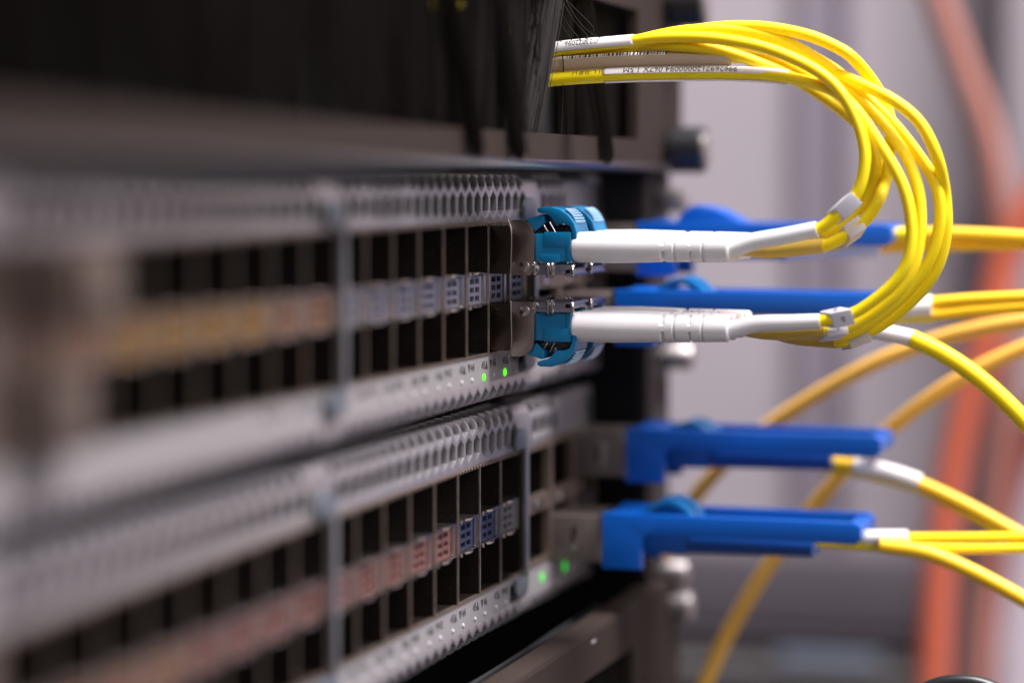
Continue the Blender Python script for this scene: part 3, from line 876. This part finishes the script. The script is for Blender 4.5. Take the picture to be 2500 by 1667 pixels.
def sleeve(name, path, rad, m, parent, a0=None, a1=None):
    """shell round a path; angles measured from the camera side (0) to the top (90)"""
    t_ = bmesh.new(); rings = []
    n = 28
    full = a0 is None
    A = [2 * math.pi * k / n for k in range(n)] if full else [math.radians(a0 + (a1 - a0) * k / n) for k in range(n + 1)]
    for i, P in enumerate(path):
        d = (path[min(i + 1, len(path) - 1)] - path[max(i - 1, 0)]).normalized()
        side = Vector((-1, 0, 0)); side = (side - d * side.dot(d)).normalized()
        upv = Vector((0, 0, 1)); upv = (upv - d * upv.dot(d)).normalized()
        rings.append([t_.verts.new(P + side * math.cos(a) * rad + upv * math.sin(a) * rad) for a in A])
    for i in range(len(rings) - 1):
        for k in range(len(A) if full else len(A) - 1):
            t_.faces.new((rings[i][k], rings[i][(k + 1) % len(A)], rings[i + 1][(k + 1) % len(A)], rings[i + 1][k]))
    if full:
        t_.faces.new(rings[0]); t_.faces.new(rings[-1])
    bmesh.ops.recalc_face_normals(t_, faces=t_.faces[:])
    b = MB(); b.add(t_); o = b.build(name, m, parent)
    if not full:
        so = o.modifiers.new("thick", 'SOLIDIFY'); so.thickness = 0.08 * S; so.offset = 0
    return o


def barcode(path, rad, f0, f1, ang0, ang1, parent):
    b = bmesh.new(); random.seed(3)
    L = [0]
    for i in range(1, len(path)): L.append(L[-1] + (path[i] - path[i - 1]).length)
    s_ = L[-1] * f0
    while s_ < L[-1] * f1:
        wd = random.choice((0.14, 0.14, 0.28, 0.42))
        vs = []
        for ss, rows in ((s_, 0), (s_ + wd, 1)):
            i = max(k for k in range(len(L)) if L[k] <= ss); i = min(i, len(path) - 2)
            P = path[i].lerp(path[i + 1], (ss - L[i]) / (L[i + 1] - L[i])); d = (path[i + 1] - path[i]).normalized()
            side = Vector((-1, 0, 0)); side = (side - d * side.dot(d)).normalized()
            upv = Vector((0, 0, 1)); upv = (upv - d * upv.dot(d)).normalized()
            vs.append([b.verts.new(P + side * math.cos(math.radians(ang0 + (ang1 - ang0) * q / 4)) * rad + upv * math.sin(math.radians(ang0 + (ang1 - ang0) * q / 4)) * rad) for q in range(5)])
        for q in range(4): b.faces.new((vs[0][q], vs[0][q + 1], vs[1][q + 1], vs[1][q]))
        s_ += wd + random.choice((0.16, 0.2, 0.34))
    m = MB(); m.add(b); return m.build("barcode", M['ink'], parent, smooth=0)


lt = thing("cable_label", "white wrap label with upside-down lettering on the topmost yellow cords", "label", tuple(at(1470, 110, 2)), "labels on the yellow cords")
P1 = label_path([(1335, 124), (1389, 117), (1440, 112), (1488, 108), (1548, 103)], 1.0)
sleeve("wrap", P1, 1.36, M['paper'], lt, -25, 160)
wrap_text("lettering", "G23072096", 1.5, P1, 0.42, 34, 1.42, M['ink'], lt)
wrap_text("lettering", "UM-N", 1.2, P1, 0.72, 66, 1.42, M['ink'], lt)
adopt(lt)
lt = thing("cable_label", "long tan wrap label with a barcode along its top, middle of the three cords", "label", tuple(at(1580, 150, 4)), "labels on the yellow cords")
P2 = label_path([(1335, 162), (1383, 157), (1516, 149), (1654, 145), (1783, 144)], 2.9)
sleeve("wrap", P2, 1.42, M['tan'], lt, None)
sleeve("white_top", P2[:-12], 1.47, M['paper'], lt, 32, 150)
barcode(P2, 1.52, 0.12, 0.66, 36, 74, lt)
adopt(lt)
lt = thing("cable_label", "long white half-wrap label with upside-down serial number on the lowest cord", "label", tuple(at(1650, 182, 2)), "labels on the yellow cords")
P3 = label_path([(1476, 186), (1550, 183), (1626, 181.5), (1710, 180.5), (1792, 181), (1870, 184.5), (1925, 190.5)], 1.4)
sleeve("wrap", P3, 1.34, M['paper'], lt, 8, 150)
sleeve("lower_edge", P3, 1.37, M['film'], lt, -80, -52)
wrap_text("lettering", "9962697120000094 067X 1.5M", 1.75, P3, 0.42, 44, 1.42, M['ink'], lt, 0.95)
adopt(lt)
jk = thing("fiber_cable", "lowest thick yellow cord leaving the brush, with faint print on top", "cable", tuple(at(1400, 190, 2.2)))
P4 = label_path([(1320, 199), (1370, 193), (1476, 186), (1626, 181.5), (1792, 181), (1870, 184.5), (1935, 192)], 1.4)
MB().tube(P4, [1.25 if i < len(P4) - 12 else 1.25 - 0.2 * (i - len(P4) + 12) / 12 for i in range(len(P4))], 16).build("jacket", M['yellow'], jk)
wrap_text("lettering", "I1 L -SUP I-I", 1.3, P4[:24], 0.60, 44, 1.29, M['ink'], jk)
adopt(jk)


# ================================================================== BIG TRANSCEIVERS with blue pull tabs and their cords
def big_module(x, zt, ym, y_end, xw, label, wb=8.2):
    """zt: top of the blue block; ym: y where blue starts; y_end: far end of the tab"""
    root = thing("wide_transceiver", label, "transceiver", (x + xw / 2, 0, zt - 6), "wide transceivers with blue pull tabs")
    MB().box(x, x + xw, ym - 1, 8, zt - 10.2, zt - 0.9, 0.4).build("metal_body", M['modbody'], root)
    b = MB(); b.box(x - 0.15, x + 0.5, ym + 4.5, ym + 6.5, zt - 8, zt - 3, 0.2); b.box(x - 0.1, x + xw, ym - 0.2, ym + 0.9, zt - 10.4, zt - 0.4, 0.3)
    b.build("spring_clip", M['chrome'], root)
    yb = ym - wb
    arm = [(ym, zt), (ym, zt - 11.2), (yb, zt - 11.2), (yb, zt - 5.2), (yb - 0.6, zt - 4.4), (yb - 2, zt - 4.1), (y_end + 1.2, zt - 4.7), (y_end, zt - 3.7), (y_end, zt - 1.2), (y_end + 1.4, zt - 0.4), (yb - 4, zt - 0.1)]
    tb = MB()
    tb.prism(arm, x - 1.0, x + 1.0, 0.25, 2)
    tb.prism(arm, x + xw - 1.0, x + xw + 1.0, 0.25, 2)
    tb.box(x + 1.02, x + xw - 1.02, y_end + 0.2, y_end + 3.2, zt - 3.8, zt - 0.9, 0.5)
    tb.box(x + 1.02, x + xw - 1.02, ym - 6.5, ym - 0.4, zt - 1.6, zt - 0.25, 0.2)
    tb.build("pull_tab", M['blue'], root)
    adopt(root)
    return root


def small_cord(x, z, ya, yb, bootpts, strands, label, boot='blued', lift=0.0, slope=False):
    root = thing("patch_cord", label, "patch cable", (x, ya, z), "patch cords behind the front loop")
    b = MB()
    for cx in (x - 3.1, x + 3.1): b.box(cx - 2.2, cx + 2.2, ya - 9, ya + 4, z - 2.6, z + 2.6, 0.3)
    b.build("connector_body", M['blued'], root)
    o_ = [(2, 5.6), (0, 7.6), (-2, 8.6), (-4, 9.0), (-6, 8.4), (-8, 6.8), (-9.5, 4.5), (-9.6, 2.4), (-8.4, 2.4), (-8.2, 4.3), (-6.8, 6.2), (-5.2, 7.3), (-3.6, 7.8), (-2, 7.4), (-0.4, 6.2), (0.6, 5.0)]
    if slope: o_ = [(2, 5.4), (0, 8.2), (-2.2, 9.6), (-4, 9.4), (-7, 8.7), (-10, 7.2), (-13, 5.6), (-17, 4.6), (-22, 4.3), (-22, 2.4), (-2, 2.4), (1, 4.0)]
    for cx in (x - 5.6, x + 1.2):
        MB().prism([(ya - 1 + p[0], z + p[1] + lift) for p in o_], cx, cx + 4.4, 0.2).build("latch", M['tealb' if not slope else 'blue'], root)
    t1 = MB()
    for cx in (x - 3.1, x + 3.1):
        t1.tube([Vector((cx, ya - 9, z)), Vector((cx, (ya + yb) / 2, z - 0.1)), Vector((cx, yb, z - 0.4))], [2.6, 2.5, 2.1], 16)
    t1.build("boot", M[boot], root)
    for pts, r, m, nm in bootpts:
        MB().tube(smoothpath([at(a, b_, x + d) for a, b_, d in pts], 8), r, 16).build(nm, M[m], root)
    for pts, r, m in strands:
        MB().tube(smoothpath([at(a, b_, x + d) for a, b_, d in pts], 8), r, 14).build("strand", M[m], root)
    adopt(root)
    return root


XA, XB = 45.3, 64.2
# top row, upper switch (column B) -- C1
def yz(px, py, x): p = at(px, py, x); return p.y, p.z


def module_from(px0, py0, px1, x, label):
    ya, z0_ = yz(px0, py0, x); ye, _ = yz(px1, py0, x)
    big_module(x, z0_, ya, ye, 17.4, label)
    return ya, z0_, ye


ya, z0_, ye = module_from(1557, 541, 2180, XB, "wide transceiver in the upper switch, top row, blue tab behind the top white boot")
small_cord(XB + 8, z0_ - 5.2, ya - 8, ya - 30,
           [([(1900, 612, 0), (2000, 606, 0), (2150, 602, 0)], 2.3, 'white', 'long_boot')],
           [([(2040, 615, 0), (2120, 592, 0), (2200, 577, 0), (2290, 570, 0), (2420, 574, 0), (2560, 583, 0)], 1.35, 'amber'),
            ([(2130, 604, 2), (2250, 600, 2), (2400, 597, 2), (2560, 596, 2)], 1.3, 'amber'),
            ([(2020, 600, -2), (2080, 586, -2), (2150, 574, -2), (2230, 568, -2)], 1.2, 'yellow')],
           "amber patch cord of the top blue-tabbed transceiver, running right past the loop", slope=True, lift=-1.0)
ya, z0_, ye = module_from(1503, 707, 2162, XA, "wide transceiver in the upper switch, bottom row, blue tab between the two white boots")
small_cord(XA + 8, z0_ - 6.5, ya - 8, ya - 30,
           [([(1690, 768, -6), (1850, 766, -6), (2010, 776, -6)], 1.2, 'white', 'long_boot'),
            ([(2060, 800, -20), (2130, 806, -20), (2228, 826, -20)], 1.65, 'white', 'rear_boot'),
            ([(2190, 752, 4), (2276, 748, 4)], 2.3, 'paper', 'wrap_label')],
           [([(2225, 825, -20), (2300, 862, -20), (2380, 915, -20), (2460, 985, -20), (2560, 1090, -20)], 1.7, 'yellow'),
            ([(2260, 740, 4), (2380, 730, 4), (2560, 722, 4)], 1.2, 'amber'),
            ([(2140, 765, 4), (2276, 768, 4), (2380, 758, 4), (2560, 744, 4)], 1.3, 'amber'),
            ([(2060, 792, 4), (2150, 778, 4), (2280, 774, 4)], 1.1, 'yellow')],
           "patch cord of second blue tab, bright yellow cable bending down right")
ya, z0_, ye = module_from(1530, 1045, 2152, XB, "wide transceiver in the lower switch, top row, tab with a rounded tip")
small_cord(XB + 8, z0_ - 5.6, ya - 8, ya - 42,
           [([(2085, 1135, 0), (2165, 1150, 0), (2246, 1176, 0)], 1.7, 'paper', 'wrap_label')],
           [([(2020, 1128, 0), (2085, 1136, 0), (2165, 1152, 0), (2246, 1180, 0), (2330, 1218, 0), (2420, 1265, 0), (2560, 1345, 0)], 1.35, 'amber'),
            ([(2010, 1138, 3), (2085, 1150, 3), (2165, 1168, 3), (2246, 1192, 3), (2330, 1232, 3), (2560, 1365, 3)], 1.2, 'yellow')],
           "patch cord of the third blue tab, amber cable falling right after a white label", boot='blued', lift=-1.8)
ya, z0_, ye = module_from(1472, 1250, 2105, XA, "wide transceiver in the lower switch, bottom row, lowest and nearest blue tab")
small_cord(XA + 8, z0_ - 5.7, ya - 8, ya - 42,
           [([(2110, 1312, 0), (2160, 1311, 0), (2216, 1311, 0)], 1.5, 'paper', 'wrap_label')],
           [([(1985, 1324, 0), (2100, 1331, 0), (2220, 1336, 0), (2380, 1339, 0), (2560, 1338, 0)], 0.95, 'yellow'),
            ([(2160, 1312, 3), (2220, 1312, 3), (2380, 1311, 3), (2560, 1308, 3)], 0.95, 'yellow'),
            ([(2150, 1330, -3), (2260, 1348, -3), (2360, 1388, -3), (2460, 1440, -3), (2580, 1510, -3)], 1.5, 'amber')],
           "patch cord of the lowest blue tab, cables spreading right in yellow and amber", lift=-0.6)


# ================================================================== BRUSH PANELS
def frame_with_opening(x0, x1, z0, z1, ox0, ox1, oz0, oz1, y0, parent):
    b = MB()
    th = 2.0
    b.box(x0, x1, y0, y0 + th, z0 + 1.8, oz0)
    b.box(x0, x1, y0, y0 + th, oz1, z1)
    b.box(x0, ox0, y0, y0 + th, oz0 + 0.003, oz1 - 0.003)
    b.box(ox1, x1, y0, y0 + th, oz0 + 0.003, oz1 - 0.003)
    # rolled lower edge and the flange behind it
    prof = [(y0, z0 + 1.8)] + [(y0 + 1.8 - 1.8 * math.cos(math.radians(a)), z0 + 1.8 - 1.8 * math.sin(math.radians(a))) for a in range(10, 91, 10)] + [(y0 + 6, z0), (y0 + 6, z0 + 0.9), (y0 + 2.0, z0 + 0.9), (y0 + 2.0, z0 + 1.79)]
    o = b.build("frame", M['panel'], parent)
    r_ = MB(); r_.prism(prof, x0, x1); r_.build("rolled_edge", M['edge'], parent)
    return o


def bristles(clumps, y_back, ztop, rng, parent, name="bristles", r=0.10):
    b = bmesh.new()
    for (cx, tipx, spread, tipspread, ztip, yb, yt, n) in clumps:
        for _ in range(n):
            u = rng.gauss(0, 1); v = rng.gauss(0, 1)
            p0 = Vector((cx + u * spread, yb + v * 0.9, ztop))
            p3 = Vector((tipx + u * tipspread + rng.gauss(0, tipspread * 0.3), yt + v * 0.5 + rng.gauss(0, 0.3), ztip + rng.gauss(0, 0.7)))
            mid = p0.lerp(p3, 0.5) + Vector((rng.gauss(0, 0.5), rng.gauss(-0.5, 0.3), 0))
            pts = []
            for k in range(6):
                t_ = k / 5
                pts.append(p0 * (1 - t_) ** 2 + mid * 2 * t_ * (1 - t_) + p3 * t_ * t_)
            prev = None
            for k, p in enumerate(pts):
                rr = r * (1 - 0.35 * k / 5)
                ring = [b.verts.new(p + Vector((rr * math.cos(a), rr * math.sin(a), 0))) for a in (0.3, 2.4, 4.5)]
                if prev:
                    for q in range(3): b.faces.new((prev[q], prev[(q + 1) % 3], ring[(q + 1) % 3], ring[q]))
                prev = ring
    m = MB(); m.add(b); o = m.build(name, M['bristle'], parent, smooth=80)
    o['kind'] = 'stuff'
    return o


def thumbscrew(cx, cz, y0, parent):
    b = MB(); b.add(lathe_y([(y0, 2.6), (y0 - 1.0, 2.6), (y0 - 1.1, 4.6), (y0 - 1.6, 5.0), (y0 - 8.0, 5.0), (y0 - 8.5, 4.6)], cx, cz, 32))
    o = b.build("thumbscrew", M['knob'], parent)
    b = MB(); b.add(lathe_y([(y0 - 8.45, 3.6), (y0 - 8.9, 3.6), (y0 - 9.1, 3.2), (y0 - 9.1, 0.4)], cx, cz, 32))
    b.build("metal_cap", M['screw'], o)


rng = random.Random(11)
PY = -14.0
root = thing("brush_panel", "dark brush panel above the switches that the yellow cords leave through", "brush panel", (-139, PY, 10), "brush panels")
frame_with_opening(-360, 107, 9.9, 54.0, -330, 63.2, 16.4, 42.7, PY, root)
cl = []
xx = -235.0
while xx < -44:
    n = rng.randint(90, 150)
    cl.append((xx, xx + rng.uniform(-1, 5), rng.uniform(1.6, 2.8), rng.uniform(0.4, 1.2), rng.uniform(14.0, 19.0), PY + 4.5, PY + rng.uniform(2.6, 4.0), n))
    xx += rng.uniform(5.0, 8.5)
# locks that hang out over the lower frame edge
for (xx, tipx, zt2, n) in ((-70, -61.5, 12.6, 170), (-40, -36, 12.6, 150)):
    cl.append((xx, tipx, 1.8, 0.55, zt2, PY + 2.5, PY - 1.6, n))
# denser curtain next to the cords
for q in range(13):
    xx = -46 + q * 2.9
    cl.append((xx + rng.uniform(-1, 1), xx - rng.uniform(0, 3.0), 1.3, 1.0, rng.uniform(14.8, 16.8), PY + 3.4, PY + rng.uniform(2.4, 3.4), 110))
# bunch pushed aside by the cords
cl.append((3.0, -12.5, 1.7, 0.9, 16.6, PY + 1.6, PY + 2.2, 330))
cl.append((0.0, -17.5, 1.8, 1.3, 16.6, PY + 2.2, PY + 2.6, 300))
cl.append((-4.0, -21, 1.8, 1.6, 16.2, PY + 3.2, PY + 3.2, 260))
# lock right of the cords
cl.append((24.0, 31.0, 0.8, 0.9, 12.4, PY + 3.0, PY - 1.2, 170))
cl.append((15.0, 16.0, 1.0, 1.0, 15.5, PY + 4.0, PY + 3, 90))
# back curtain to the right
for q in range(13):
    xx = 30 + q * 2.6
    cl.append((xx, xx + rng.uniform(-0.8, 0.8), 1.0, 1.0, 13.5, PY + 6.5, PY + 5.5, 90))
bristles(cl, 0, 48, rng, root)
# single stray bristles curling over the cords
st = MB()
for pts in ([(1352, -8), (1385, 60), (1408, 88), (1420, 101)], [(1365, -8), (1400, 50), (1432, 86), (1430, 95)], [(1372, -8), (1420, 38), (1446, 66), (1447, 80), (1432, 96)],
            [(1356, -8), (1370, 60), (1392, 92), (1398, 103)], [(1376, -6), (1410, 50), (1440, 80), (1466, 93)], [(1345, -8), (1366, 80), (1375, 160), (1374, 230), (1371, 326)]):
    st.tube(smoothpath([at(a, b_, 0.0 + random.uniform(-1, 1)) for a, b_ in pts], 8), 0.11, 5)
st.build("stray_bristle", M['bristle'], root)
MB().box(-330, 70, PY + 9, PY + 10, 12, 54).build("rear_baffle", M['chassis'], root)
for (cx, cz) in ((91.5, 14.5), (91.0, 45.5)): thumbscrew(cx, cz, PY, root)
adopt(root)
# cords bundled behind the bristles, glimpsed through gaps
for i, (xx, zz) in enumerate(((-62, 36.5), (-33, 33.5))):
    o = MB().tube(smoothpath([(xx - 14, PY + 8, zz - 1), (xx, PY + 2.9, zz), (xx + 14, PY + 6.2, zz - 1), (xx + 40, PY + 8, zz - 4)], 8), 1.6, 12).build("fiber_cable", M['yellow'])
    tag(o, ("yellow cord glimpsed behind the bristles, left of two", "yellow cord glimpsed behind the bristles, right of two")[i], "cable", "cords behind the bristles")

root = thing("brush_panel", "lower brush panel under the switches, only its top corner in view", "brush panel", (-139, PY, -124), "brush panels")
b = MB()
zt_ = -79.0
b.box(-360, 107, PY, PY + 2, -88.2, zt_ - 1.2)
b.box(60.2, 107, PY, PY + 2, -114, -88.203)
b.box(-360, 60.1, PY, PY + 2, -123, -114.5)
b.prism([(PY, zt_ - 1.19), (PY + 0.3, zt_ - 0.4), (PY + 1.2, zt_), (PY + 5, zt_), (PY + 5, zt_ - 0.9), (PY + 2, zt_ - 0.9), (PY + 2, zt_ - 1.19)], -360, 107)
b.build("frame", M['panel'], root)
cl = []
for q in range(30):
    xx = -20 + q * 2.7
    cl.append((xx, xx + rng.uniform(-1.4, 1.4), 1.2, 1.1, -112, PY + 4.5, PY + 3.5, 70))
bristles(cl, 0, -85.5, rng, root)
MB().box(-330, 70, PY + 9, PY + 10, -122, -81).build("rear_baffle", M['chassis'], root)
MB().box(24, 27, PY - 0.1, PY - 0.02, -81.6, -81.2).build("scratch", M['ledoff'], root)
adopt(root)
